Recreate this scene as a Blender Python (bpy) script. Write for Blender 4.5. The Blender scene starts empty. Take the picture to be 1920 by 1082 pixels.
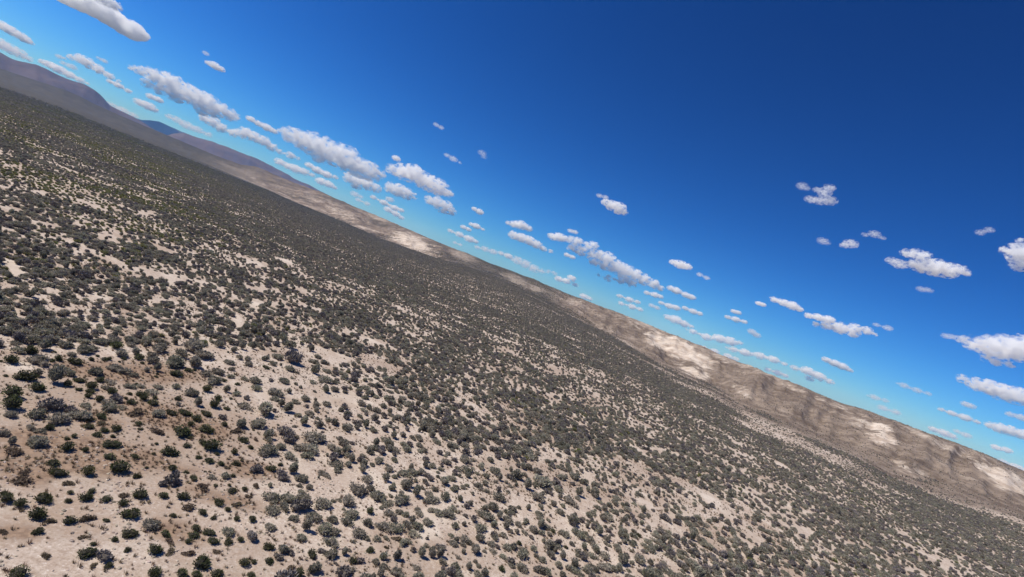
import bpy, bmesh, math, random
import numpy as np
from mathutils import Matrix, Vector

# ------------------------------------------------------------------ camera, sky, sun, exposure
SC = bpy.context.scene
COL = SC.collection
R = math.radians
W, H, F = 1920.0, 1082.0, 960.0            # photograph size and focal length in its pixels
CX, CY = W / 2, H / 2
ROLL, PITCH = R(21.5), -math.atan(15.0 / F)
CAM_Z = 18.0
Hv = np.array([1.0, 0, 0])
Fv = np.array([0, math.cos(PITCH), math.sin(PITCH)])
Vv = np.array([0, -math.sin(PITCH), math.cos(PITCH)])
Rv = math.cos(ROLL) * Hv + math.sin(ROLL) * Vv
Uv = -math.sin(ROLL) * Hv + math.cos(ROLL) * Vv

cam_d = bpy.data.cameras.new('camera')
cam_d.sensor_width = 36.0
cam_d.lens = 18.0
cam_d.clip_start = 0.3
cam_d.clip_end = 250000.0
cam = bpy.data.objects.new('camera', cam_d)
COL.objects.link(cam)
cam.matrix_world = Matrix(((Rv[0], Uv[0], -Fv[0], 0), (Rv[1], Uv[1], -Fv[1], 0), (Rv[2], Uv[2], -Fv[2], CAM_Z), (0, 0, 0, 1)))
SC.camera = cam

SUN_B, SUN_E = R(-97), R(52)
world = bpy.data.worlds.new('World')
SC.world = world
world.use_nodes = True
nt = world.node_tree
bg = nt.nodes['Background']
sky = nt.nodes.new('ShaderNodeTexSky')
sky.sky_type = 'NISHITA'
sky.sun_disc = False
sky.sun_elevation = SUN_E
sky.sun_rotation = SUN_B
sky.altitude = 1500
sky.air_density = 1.0
sky.dust_density = 0.7
sky.ozone_density = 3.0
# the camera's deep-blue rendering of the whole sky: one tone curve per channel, the same in every direction
spl = nt.nodes.new('ShaderNodeSeparateColor')
cmb = nt.nodes.new('ShaderNodeCombineColor')
nt.links.new(sky.outputs[0], spl.inputs[0])
for ch, (g, k) in enumerate(((2.15, 0.0456), (1.62, 0.230), (1.5, 0.456))):
    pw = nt.nodes.new('ShaderNodeMath'); pw.operation = 'POWER'; pw.inputs[1].default_value = g
    ml = nt.nodes.new('ShaderNodeMath'); ml.operation = 'MULTIPLY'; ml.inputs[1].default_value = k
    nt.links.new(spl.outputs[ch], pw.inputs[0]); nt.links.new(pw.outputs[0], ml.inputs[0]); nt.links.new(ml.outputs[0], cmb.inputs[ch])
nt.links.new(cmb.outputs[0], bg.inputs['Color'])
bg.inputs['Strength'].default_value = 0.1

sun_d = bpy.data.lights.new('sun', 'SUN')
sun_d.energy = 5.0
sun_d.angle = R(0.53)
sun_d.color = (1.0, 0.96, 0.88)
sun = bpy.data.objects.new('sun', sun_d)
COL.objects.link(sun)
SUN_DIR = Vector((math.sin(SUN_B) * math.cos(SUN_E), math.cos(SUN_B) * math.cos(SUN_E), math.sin(SUN_E)))
sun.rotation_euler = SUN_DIR.to_track_quat('Z', 'Y').to_euler()
sun.location = SUN_DIR * 100

SC.view_settings.view_transform = 'Standard'
SC.view_settings.look = 'None'
SC.view_settings.exposure = 0.0
SC.view_settings.gamma = 1.0
SC.view_settings.use_curve_mapping = False
SC.render.engine = 'CYCLES'
cy = SC.cycles
cy.use_denoising = True
cy.max_bounces = 32
cy.diffuse_bounces = 3
cy.volume_bounces = 32
cy.transparent_max_bounces = 32
cy.use_adaptive_sampling = True
cy.adaptive_threshold = 0.01
cy.sample_clamp_indirect = 8.0

# ------------------------------------------------------------------ helpers
rng = np.random.default_rng(7)
random.seed(7)

def ray(px, py):
    d = Fv * F + Rv * (px - CX) + Uv * (CY - py)
    return d / np.linalg.norm(d)

def bear_elev(px, py):
    d = ray(px, py)
    return math.atan2(d[0], d[1]), math.atan2(d[2], math.hypot(d[0], d[1]))

def to_plane(px, py, z=0.0):
    d = ray(px, py)
    t = (z - CAM_Z) / d[2]
    return d * t + np.array([0, 0, CAM_Z])

def project(x, y, z):
    p = np.stack([x, y, z - CAM_Z], -1)
    depth = p @ Fv
    dd = np.where(depth > 0.1, depth, 0.1)
    px = CX + F * (p @ Rv) / dd
    py = CY - F * (p @ Uv) / dd
    px = np.where(depth > 0.1, px, -1e5)
    return px, py, depth

def smooth(a, b, x):
    t = np.clip((x - a) / (b - a), 0, 1)
    return t * t * (3 - 2 * t)

def vnoise(x, y, seed=0):
    xi = np.floor(x).astype(np.int64); yi = np.floor(y).astype(np.int64)
    xf = x - xi; yf = y - yi
    u = xf * xf * xf * (xf * (xf * 6 - 15) + 10); v = yf * yf * yf * (yf * (yf * 6 - 15) + 10)
    def h(a, b):
        n = (a * 374761393 + b * 668265263 + seed * 974634777) & 0xFFFFFFFF
        n = ((n ^ (n >> 13)) * 1274126177) & 0xFFFFFFFF
        n = n ^ (n >> 16)
        return (n & 0xFFFFFF) / float(0xFFFFFF)
    a = h(xi, yi); b = h(xi + 1, yi); c = h(xi, yi + 1); d = h(xi + 1, yi + 1)
    return (a * (1 - u) + b * u) * (1 - v) + (c * (1 - u) + d * u) * v

def fbm(x, y, seed=0, octv=4, gain=0.5):
    s = 0; amp = 1; tot = 0
    for i in range(octv):
        ca, sa = math.cos(0.6 * i), math.sin(0.6 * i)
        s = s + amp * vnoise((x * ca - y * sa) * 2 ** i + 17.3 * i, (x * sa + y * ca) * 2 ** i + 9.1 * i, seed + i)
        tot += amp; amp *= gain
    return s / tot

def ridged(x, y, seed=0, octv=4):
    s = 0; amp = 1; tot = 0
    for i in range(octv):
        n = vnoise(x * 2 ** i + 11 * i, y * 2 ** i + 5 * i, seed + i)
        s = s + amp * (1 - np.abs(2 * n - 1)); tot += amp; amp *= 0.5
    return s / tot

def ell(px, py, cx, cy_, rx, ry, ang=21.5):
    a = R(ang)
    dx, dy = px - cx, py - cy_
    u = (dx * math.cos(a) + dy * math.sin(a)) / rx
    v = (-dx * math.sin(a) + dy * math.cos(a)) / ry
    return np.sqrt(u * u + v * v)

def node_mat(name):
    m = bpy.data.materials.new(name)
    m.use_nodes = True
    n = m.node_tree
    b = n.nodes.get('Principled BSDF')
    return m, n, b

def mk(n, typ, **kw):
    nd = n.nodes.new(typ)
    for k, v in kw.items():
        if k in nd.inputs: nd.inputs[k].default_value = v
        else: setattr(nd, k, v)
    return nd

def mixc(n, fac, a, b):
    m = n.nodes.new('ShaderNodeMix'); m.data_type = 'RGBA'
    for sock, v in ((m.inputs[0], fac), (m.inputs[6], a), (m.inputs[7], b)):
        if isinstance(v, (int, float)): sock.default_value = v
        elif isinstance(v, tuple): sock.default_value = (*v, 1)
        else: n.links.new(v, sock)
    return m.outputs[2]

def ramp(n, src, p0, p1, v0=0.0, v1=1.0):
    r = n.nodes.new('ShaderNodeMapRange'); r.interpolation_type = 'SMOOTHSTEP'
    r.inputs['From Min'].default_value = p0; r.inputs['From Max'].default_value = p1
    r.inputs['To Min'].default_value = v0; r.inputs['To Max'].default_value = v1
    n.links.new(src, r.inputs['Value'])
    return r.outputs[0]

def math2(n, op, a, b=None):
    m = n.nodes.new('ShaderNodeMath'); m.operation = op
    for i, v in enumerate((a, b)):
        if v is None: continue
        if isinstance(v, (int, float)): m.inputs[i].default_value = v
        else: n.links.new(v, m.inputs[i])
    return m.outputs[0]

def noise(n, co, scale, detail=4.0, rough=0.55):
    t = mk(n, 'ShaderNodeTexNoise', Scale=scale, Detail=detail, Roughness=rough)
    n.links.new(co, t.inputs['Vector'])
    return t.outputs[0]

def mesh_obj(name, verts, faces, mat=None, smooth_=False):
    me = bpy.data.meshes.new(name)
    me.from_pydata(verts, [], faces)
    me.update()
    if smooth_:
        me.shade_smooth()
    o = bpy.data.objects.new(name, me)
    COL.objects.link(o)
    if mat: me.materials.append(mat)
    return o

def grid_mesh(name, P, mat, wrap=False):
    """P: rows x cols x 3 array -> one quad sheet."""
    nr, nc = P.shape[:2]
    idx = np.arange(nr * nc).reshape(nr, nc)
    a = idx[:-1, :-1].ravel(); b = idx[:-1, 1:].ravel(); c = idx[1:, 1:].ravel(); d = idx[1:, :-1].ravel()
    q = np.stack([a, b, c, d], 1)
    if wrap:
        a = idx[:-1, -1]; b = idx[:-1, 0]; c = idx[1:, 0]; d = idx[1:, -1]
        q = np.concatenate([q, np.stack([a, b, c, d], 1)])
    me = bpy.data.meshes.new(name)
    me.vertices.add(nr * nc)
    me.vertices.foreach_set('co', P.reshape(-1).astype(np.float32))
    nf = len(q)
    me.loops.add(nf * 4); me.polygons.add(nf)
    me.loops.foreach_set('vertex_index', q[:, ::-1].reshape(-1).astype(np.int32))
    me.polygons.foreach_set('loop_start', np.arange(0, nf * 4, 4, dtype=np.int32))
    me.polygons.foreach_set('loop_total', np.full(nf, 4, dtype=np.int32))
    me.update(calc_edges=True)
    me.validate()
    me.shade_smooth()
    o = bpy.data.objects.new(name, me)
    COL.objects.link(o)
    me.materials.append(mat)
    return o

def set_attr(me, name, arr):
    at = me.color_attributes.new(name, 'FLOAT_COLOR', 'POINT')
    at.data.foreach_set('color', arr.reshape(-1).astype(np.float32))

# ------------------------------------------------------------------ terrain: where the ridge stands
# along the ridge, from the far end to the near end: picture column/row of its foot and of its crest,
# and the distance of the foot in metres
RIDGE = [
    # foot px, foot py, dist, top px, top py
    (0, 150, 2300, 0, 128), (120, 192, 2150, 120, 168), (200, 228, 2000, 200, 206), (312, 275, 1800, 312, 253),
    (400, 313, 1600, 400, 290), (455, 336, 1480, 452, 309), (500, 354, 1390, 484, 313), (550, 378, 1300, 525, 331),
    (600, 398, 1210, 562, 346), (662, 424, 1090, 612, 364), (705, 444, 1010, 660, 386), (740, 456, 960, 706, 404),
    (815, 483, 860, 762, 428), (850, 494, 800, 800, 445), (887, 505, 760, 858, 469), (963, 535, 660, 917, 493),
    (1010, 559, 590, 963, 509), (1062, 588, 530, 1016, 532), (1130, 624, 480, 1077, 556), (1237, 679, 445, 1150, 583),
    (1342, 727, 410, 1230, 615), (1391, 760, 360, 1310, 648), (1450, 786, 350, 1391, 681), (1511, 810, 345, 1491, 721),
    (1611, 852, 345, 1571, 753), (1671, 885, 335, 1640, 776), (1791, 930, 340, 1691, 794), (1920, 968, 375, 1812, 838),
    (2060, 1010, 400, 1920, 882),
]
_fb, _fd, _fz, _tb, _te = [], [], [], [], []
for (fx, fy, D, tx, ty) in RIDGE:
    b, e = bear_elev(fx, fy)
    _fb.append(b); _fd.append(D); _fz.append(CAM_Z + D * math.tan(e))
    b, e = bear_elev(tx, ty)
    _tb.append(b); _te.append(e)
_fb, _fd, _fz, _tb, _te = map(np.array, (_fb, _fd, _fz, _tb, _te))

def height(x, y):
    """ground height in metres at world position"""
    d = np.hypot(x, y) + 1e-6
    b = np.arctan2(x, y)
    bj = b + 0.012 * (fbm(x / 90, y / 90, 5, 3) - 0.5)
    df = np.interp(bj, _fb, _fd)
    zf = np.interp(bj, _fb, _fz)
    te = np.interp(b, _tb, _te)
    wid = np.interp(b, [-0.8, -0.3, 0.0, 0.3, 0.8], [900, 520, 330, 250, 235])   # foot to crest
    dt = df + wid
    zt = CAM_Z + dt * np.tan(te)
    t = (d - df) / wid
    # valley floor rising to the foot
    floor = zf * smooth(0.25, 1.0, d / df)
    s = np.clip(t, 0, 1)
    prof = 0.45 * s + 0.55 * s * s * (3 - 2 * s)
    rise = (zt - zf) * prof
    z = np.where(t < 0, floor, zf + rise)
    back = np.clip(t - 1, 0, 3)
    z = np.where(t > 1, zt - 2.5 * back - 0.012 * np.clip(d - dt, 0, 4000) * 0.4, z)
    # gullies and spurs on the slope, running downhill
    al = b * 520.0
    w = smooth(0.0, 0.25, t) * (1 - smooth(0.8, 1.05, t))
    amp = np.clip(zt - zf, 4, 40)
    scl = np.clip(df / 420, 0.8, 4)
    g = ridged(al / 46 + 0.4 * fbm(x / 60, y / 60, 3, 3), t * 0.9, 21, 4) - 0.62
    z = z + w * amp * 0.42 * g
    g3 = ridged(al / 11 + 0.8 * fbm(x / 25, y / 25, 7, 3), t * 1.6, 25, 3) - 0.6
    z = z + w * amp * 0.15 * g3
    g2 = fbm(x / (22 * scl), y / (22 * scl), 31, 4) - 0.5
    z = z + smooth(0.0, 0.2, t) * (1 - 0.75 * smooth(0.85, 1.1, t)) * amp * 0.13 * g2
    # low swells on the valley floor
    z = z + smooth(40, 200, d) * (fbm(x / 120, y / 120, 41, 4) - 0.5) * 1.6 * (1 - smooth(-0.1, 0.05, t))
    z = z + (fbm(x / 9, y / 9, 43, 3) - 0.5) * 0.22
    return z, t

# pale eroded bluffs, brown grass slopes: (px, py, rx, ry[, angle])
PALE = [(1282, 655, 62, 20, 30), (1236, 636, 34, 14, 24), (1306, 700, 42, 7, 20), (1205, 606, 48, 10, 22), (1085, 572, 34, 8, 18),
        (1002, 540, 24, 6, 16), (968, 524, 30, 8, 22), (1015, 579, 22, 3, 0), (1440, 700, 70, 9, 23), (1655, 815, 32, 18, 30), (1620, 795, 50, 12, 24),
        (1700, 880, 44, 10, 24), (1888, 908, 70, 22, 26), (1780, 840, 50, 9, 22), (1560, 757, 60, 7, 22), (1400, 738, 28, 7, 30),
        (772, 456, 42, 17, 28), (800, 478, 28, 7, 22), (868, 480, 26, 8, 22), (705, 406, 36, 8, 22), (640, 398, 60, 8, 20),
        (585, 372, 30, 9, 24), (690, 430, 32, 5, 14), (530, 352, 26, 7, 22), (620, 380, 24, 8, 28), (460, 325, 26, 4, 22),
        (420, 308, 30, 3, 22), (312, 260, 30, 3, 22), (250, 232, 30, 3, 22), (140, 187, 40, 3, 25), (40, 146, 40, 3, 22),
        (1350, 668, 50, 8, 23), (1485, 726, 40, 6, 23), (1720, 812, 40, 6, 22)]
BARE = [(640, 748, 62, 13, 10), (800, 1000, 42, 30, 0), (815, 965, 32, 18, 0), (30, 508, 34, 17, 20), (36, 690, 60, 18, 8),
        (280, 400, 22, 7, 15), (82, 420, 32, 5, 10), (198, 448, 28, 9, 20), (300, 468, 28, 7, 20), (191, 557, 24, 6, 10),
        (318, 564, 28, 6, 5), (475, 492, 28, 7, 25), (533, 489, 22, 5, 20), (478, 571, 16, 14, 0), (444, 612, 10, 22, 0), (41, 585, 22, 10, 15),
        (1335, 940, 52, 9, 38), (1275, 996, 11, 13, 0), (1410, 1007, 22, 7, 20), (1477, 947, 16, 8, 20), (1511, 962, 18, 6, 15),
        (700, 905, 14, 40, -30), (560, 870, 18, 60, -35), (690, 1010, 14, 50, -25), (655, 905, 30, 20, 20), (500, 740, 30, 30, 20),
        (930, 860, 22, 10, 30), (1060, 990, 18, 26, -30), (980, 950, 26, 14, 20), (1210, 940, 16, 20, -35), (630, 668, 36, 12, 10),
        (870, 780, 30, 6, 35), (1190, 840, 40, 5, 35), (1460, 870, 40, 4, 30), (700, 640, 20, 8, 20), (1100, 900, 16, 20, -30)]
REDL = [(120, 850, 230, 50, 8), (60, 880, 80, 40, 0), (190, 790, 60, 22, 10), (330, 790, 120, 30, 15), (400, 930, 120, 18, 15),
        (250, 700, 180, 22, 5), (40, 1000, 60, 18, 0), (300, 870, 90, 12, 10), (470, 880, 60, 18, 10), (330, 1000, 60, 26, 10)]

# ------------------------------------------------------------------ ground sheet
def ground_material():
    m, n, b = node_mat('desert_ground')
    tc = mk(n, 'ShaderNodeTexCoord'); co = tc.outputs['Object']
    at = mk(n, 'ShaderNodeAttribute', attribute_name='cover')
    sep = n.nodes.new('ShaderNodeSeparateColor'); n.links.new(at.outputs['Color'], sep.inputs[0])
    pale, brown, red = sep.outputs[0], sep.outputs[1], sep.outputs[2]
    far = at.outputs['Alpha']
    n1 = noise(n, co, 0.35, 6, 0.6); n2 = noise(n, co, 2.6, 5, 0.65); n3 = noise(n, co, 6.0, 4, 0.75); n4 = noise(n, co, 0.05, 5, 0.6)
    sand = mixc(n, ramp(n, n1, 0.35, 0.65), (0.47, 0.365, 0.285), (0.60, 0.50, 0.41))
    sand = mixc(n, math2(n, 'MULTIPLY', ramp(n, n2, 0.48, 0.66), 0.6), sand, (0.34, 0.245, 0.18))
    sand = mixc(n, math2(n, 'MULTIPLY', ramp(n, n3, 0.50, 0.64), 0.7), sand, (0.33, 0.245, 0.185))
    sand = mixc(n, math2(n, 'MULTIPLY', ramp(n, n3, 0.44, 0.34), 0.6), sand, (0.76, 0.68, 0.60))
    litter = mixc(n, ramp(n, n2, 0.35, 0.65), (0.20, 0.13, 0.088), (0.36, 0.25, 0.175))
    rf = math2(n, 'MULTIPLY', red, ramp(n, math2(n, 'ADD', math2(n, 'MULTIPLY', n1, 0.5), math2(n, 'MULTIPLY', n2, 0.5)), 0.28, 0.50))
    c = mixc(n, rf, sand, litter)
    bn = noise(n, co, 0.16, 8, 0.68)
    bn2 = noise(n, co, 0.55, 6, 0.75)
    bn3 = noise(n, co, 0.035, 6, 0.6)
    bs = mixc(n, ramp(n, math2(n, 'ADD', math2(n, 'MULTIPLY', bn, 0.55), math2(n, 'MULTIPLY', bn3, 0.45)), 0.38, 0.62), (0.125, 0.09, 0.066), (0.29, 0.225, 0.172))
    bs = mixc(n, math2(n, 'MULTIPLY', ramp(n, bn2, 0.55, 0.75), 0.5), bs, (0.09, 0.075, 0.055))
    bf = math2(n, 'MULTIPLY', brown, ramp(n, bn, 0.15, 0.45, 0.75, 1.0))
    c = mixc(n, bf, c, bs)
    pn = noise(n, co, 0.09, 8, 0.65)
    ps = mixc(n, ramp(n, pn, 0.35, 0.62), (0.43, 0.33, 0.25), (0.66, 0.56, 0.46))
    pf = math2(n, 'ADD', pale, math2(n, 'ADD', math2(n, 'MULTIPLY', math2(n, 'SUBTRACT', bn, 0.5), 1.5), math2(n, 'MULTIPLY', math2(n, 'SUBTRACT', bn2, 0.5), 1.3)))
    pf = math2(n, 'MULTIPLY', ramp(n, pf, 0.22, 0.95), math2(n, 'MINIMUM', math2(n, 'MULTIPLY', pale, 4.0), 1.0))
    c = mixc(n, pf, c, ps)
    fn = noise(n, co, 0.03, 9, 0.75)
    fs = mixc(n, ramp(n, fn, 0.35, 0.65), (0.044, 0.042, 0.033), (0.078, 0.071, 0.057))  # distant brush: the shrubs' self-shadowing is put into this darker colour
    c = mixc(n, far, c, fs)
    n.links.new(c, b.inputs['Base Color'])
    b.inputs['Roughness'].default_value = 0.95
    b.inputs['Specular IOR Level'].default_value = 0.1
    bump = mk(n, 'ShaderNodeBump', Strength=0.55, Distance=0.06)
    n.links.new(math2(n, 'ADD', n2, math2(n, 'MULTIPLY', n3, 0.6)), bump.inputs['Height'])
    n.links.new(bump.outputs[0], b.inputs['Normal'])
    return m

bea = np.concatenate([np.radians(np.arange(-180, -56, 3.0)), np.radians(np.arange(-56, 56, 0.17)), np.radians(np.arange(56, 180, 3.0))])
dd = [0.05, 2, 4, 6]
while dd[-1] < 13500:
    d_ = dd[-1]
    dd.append(d_ + (max(0.5, 0.022 * d_) if d_ < 220 else (min(0.0125 * d_, 12) if d_ < 1500 else 0.03 * d_)))
dd = np.array(dd)
BB, DD = np.meshgrid(bea, dd)
GX, GY = DD * np.sin(BB), DD * np.cos(BB)
GZ, GT = height(GX, GY)
GZ = np.where(DD < 1, 0.0, GZ)
gpx, gpy, gdep = project(GX, GY, GZ)
wob = fbm(GX / 14, GY / 14, 71, 4) - 0.5
wobm = fbm(GX / 45, GY / 45, 73, 5, 0.6) - 0.5
wob5 = fbm(GX / 6, GY / 6, 74, 4) - 0.5
wobs = fbm(GX / 2.2, GY / 2.2, 75, 4) - 0.5
pale = np.zeros_like(GX)
for p in PALE:
    e = ell(gpx, gpy, *p)
    pale = np.maximum(pale, smooth(1.5, 0.3, e + 1.6 * wob + 0.9 * wobm) * (1 if p[0] in (1282, 1236, 1888, 772, 1655, 1306) else (0.55 if p[0] > 1100 else (0.5 if p[0] > 560 else 0.4))))
crest = smooth(0.55, 0.95, GT + 0.7 * wob) * (1 - smooth(1.6, 2.2, GT)) * smooth(0.15, 0.25, BB)
pale = np.maximum(pale, 0.34 * crest * smooth(0.42, 0.62, fbm(GX / 20, GY / 20, 77, 4)))
pale = np.maximum(pale, 0.25 * smooth(0.55, 0.75, fbm(GX / 26, GY / 26, 79, 5)) * smooth(0.05, 0.3, GT) * (1 - smooth(1.0, 1.5, GT)))
bare = np.zeros_like(GX)
for p in BARE:
    e = ell(gpx, gpy, *p)
    bare = np.maximum(bare, smooth(1.3, 0.6, e + 1.5 * wobs + 1.3 * wob5) * (1.0 if p[0] in (640, 800, 815, 30, 36) else 0.45))
pale = np.where(GT < -0.05, np.maximum(pale * 0, 1.35 * bare), pale)
midr = smooth(-0.16, -0.10, BB) * smooth(0.12, 0.06, BB)       # the shrub-covered middle of the ridge
rsh = 0.28 * smooth(0.2, 0.35, BB)                                  # grass runs further out from the near slopes
brown = smooth(-0.22, 0.22, GT + rsh + 0.9 * wob + 0.5 * wobm) * (1 - 0.6 * midr)
brown = brown * (1 - smooth(-0.45, -0.6, BB) * smooth(0.75, 0.45, GT + 0.5 * wob))
red = np.zeros_like(GX)
for p in REDL:
    e = ell(gpx, gpy, *p)
    red = np.maximum(red, smooth(1.3, 0.6, e + 0.8 * wobs))
red = np.maximum(red, 0.55 * smooth(1.3, 0.6, ell(gpx, gpy, 230, 800, 380, 130, 8) + 0.8 * wob5))
red = np.maximum(red, 0.45 * smooth(0.5, 0.7, fbm(GX / 6, GY / 6, 83, 4)))
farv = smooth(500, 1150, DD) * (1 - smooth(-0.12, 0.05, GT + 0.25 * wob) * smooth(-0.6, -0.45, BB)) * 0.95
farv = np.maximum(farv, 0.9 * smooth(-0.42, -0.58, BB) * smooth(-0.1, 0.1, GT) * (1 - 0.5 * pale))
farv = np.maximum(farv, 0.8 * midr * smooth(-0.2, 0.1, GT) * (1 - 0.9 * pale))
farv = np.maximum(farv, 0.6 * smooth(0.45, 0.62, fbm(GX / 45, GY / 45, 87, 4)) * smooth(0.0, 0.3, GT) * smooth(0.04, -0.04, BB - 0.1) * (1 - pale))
ground = grid_mesh('ground', np.stack([GX, GY, GZ], -1), ground_material(), wrap=True)
set_attr(ground.data, 'cover', np.stack([pale, brown, red, farv], -1))
ground['kind'] = 'structure'
ground['label'] = 'pale sandy desert floor rising to a bare brown and cream ridge'
ground['category'] = 'ground'

# ------------------------------------------------------------------ far mountains
def mountain_material(name, ca, cb, sc):
    m, n, b = node_mat(name)
    tc = mk(n, 'ShaderNodeTexCoord')
    f1 = noise(n, tc.outputs['Object'], sc, 8, 0.65)
    c = mixc(n, ramp(n, f1, 0.35, 0.65), ca, cb)
    n.links.new(c, b.inputs['Base Color'])
    b.inputs['Roughness'].default_value = 1.0
    b.inputs['Specular IOR Level'].default_value = 0.0
    return m

def mountain(name, sky_pts, D0, depth, mat, label, seed, rough=0.17):
    """sky_pts: crest line seen in the photograph; the massif stands D0 metres off and is depth metres deep"""
    tb, te = zip(*[bear_elev(*p) for p in sky_pts])
    tb, te = np.array(tb), np.array(te)
    u = np.linspace(tb[0], tb[-1], max(60, int((tb[-1] - tb[0]) / 0.0022)))
    v = np.linspace(0, 1, 70)
    U, V = np.meshgrid(u, v)
    Dd = D0 + depth * V
    x, y = Dd * np.sin(U), Dd * np.cos(U)
    crestd = D0 + depth * 0.55
    top = CAM_Z + crestd * np.tan(np.interp(U, tb, te))
    edge = smooth(0, 0.06, (U - tb[0]) / (tb[-1] - tb[0])) if name == 'none' else 1.0
    prof = np.where(V < 0.55, smooth(-0.12, 1.0, V / 0.55) ** 0.9, 1 - 0.9 * smooth(0, 1, (V - 0.55) / 0.45))
    rg = ridged(U * crestd / 700, V * depth / 2600, seed, 5) - 0.6
    z = -25 + (top + 25) * prof * edge
    z = z + (top + 25) * rough * 3.0 * rg * np.clip(prof * (1.15 - prof) * 3, 0, 1) * smooth(0, 0.1, V)
    o = grid_mesh(name, np.stack([x, y, z], -1), mat)
    o['kind'] = 'structure'; o['label'] = label; o['category'] = 'mountain'
    return o

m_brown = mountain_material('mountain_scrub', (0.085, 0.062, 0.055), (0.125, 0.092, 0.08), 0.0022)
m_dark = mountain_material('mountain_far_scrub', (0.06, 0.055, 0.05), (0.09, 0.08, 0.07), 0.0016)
mountain('mountain', [(-260, 20), (-120, 52), (0, 97), (25, 110), (60, 120), (92, 130), (125, 145), (160, 160), (182, 177), (207, 200), (250, 219), (290, 243), (330, 262), (380, 285)],
         5600, 3000, m_brown, 'purple-brown mountain flank sloping down from the upper left edge', 101)
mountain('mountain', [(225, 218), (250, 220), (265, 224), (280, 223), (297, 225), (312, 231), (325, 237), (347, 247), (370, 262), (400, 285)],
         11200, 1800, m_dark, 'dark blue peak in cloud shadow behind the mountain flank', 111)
mountain('mountain', [(290, 262), (325, 249), (347, 247), (375, 257), (400, 266), (425, 276), (450, 287), (480, 298), (500, 307), (550, 333), (580, 347), (607, 359), (640, 379), (675, 391), (730, 415), (762, 430), (800, 452), (840, 475)],
         6600, 2600, m_brown, 'long purple ridge running behind the brown badland hills', 121)

# ------------------------------------------------------------------ haze: one even box of air
hm = bpy.data.materials.new('haze_air')
hm.use_nodes = True
hn = hm.node_tree
hn.nodes.remove(hn.nodes['Principled BSDF'])
pv = mk(hn, 'ShaderNodeVolumePrincipled', Density=5.2e-5, Anisotropy=0.0)
pv.inputs['Color'].default_value = (0.23, 0.48, 1.0, 1)
pv.inputs['Absorption Color'].default_value = (1, 1, 1, 1)
hn.links.new(pv.outputs[0], hn.nodes['Material Output'].inputs['Volume'])
hx, hz0, hz1 = 14000, -120, 430
hv = [(sx * hx, sy * hx, z) for z in (hz0, hz1) for sx, sy in ((-1, -1), (1, -1), (1, 1), (-1, 1))]
haze = mesh_obj('haze', hv, [(3, 2, 1, 0), (4, 5, 6, 7), (0, 1, 5, 4), (1, 2, 6, 5), (2, 3, 7, 6), (3, 0, 4, 7)], hm)
haze['kind'] = 'stuff'; haze['label'] = 'thin blue haze over the far hills'; haze['category'] = 'haze'

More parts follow.
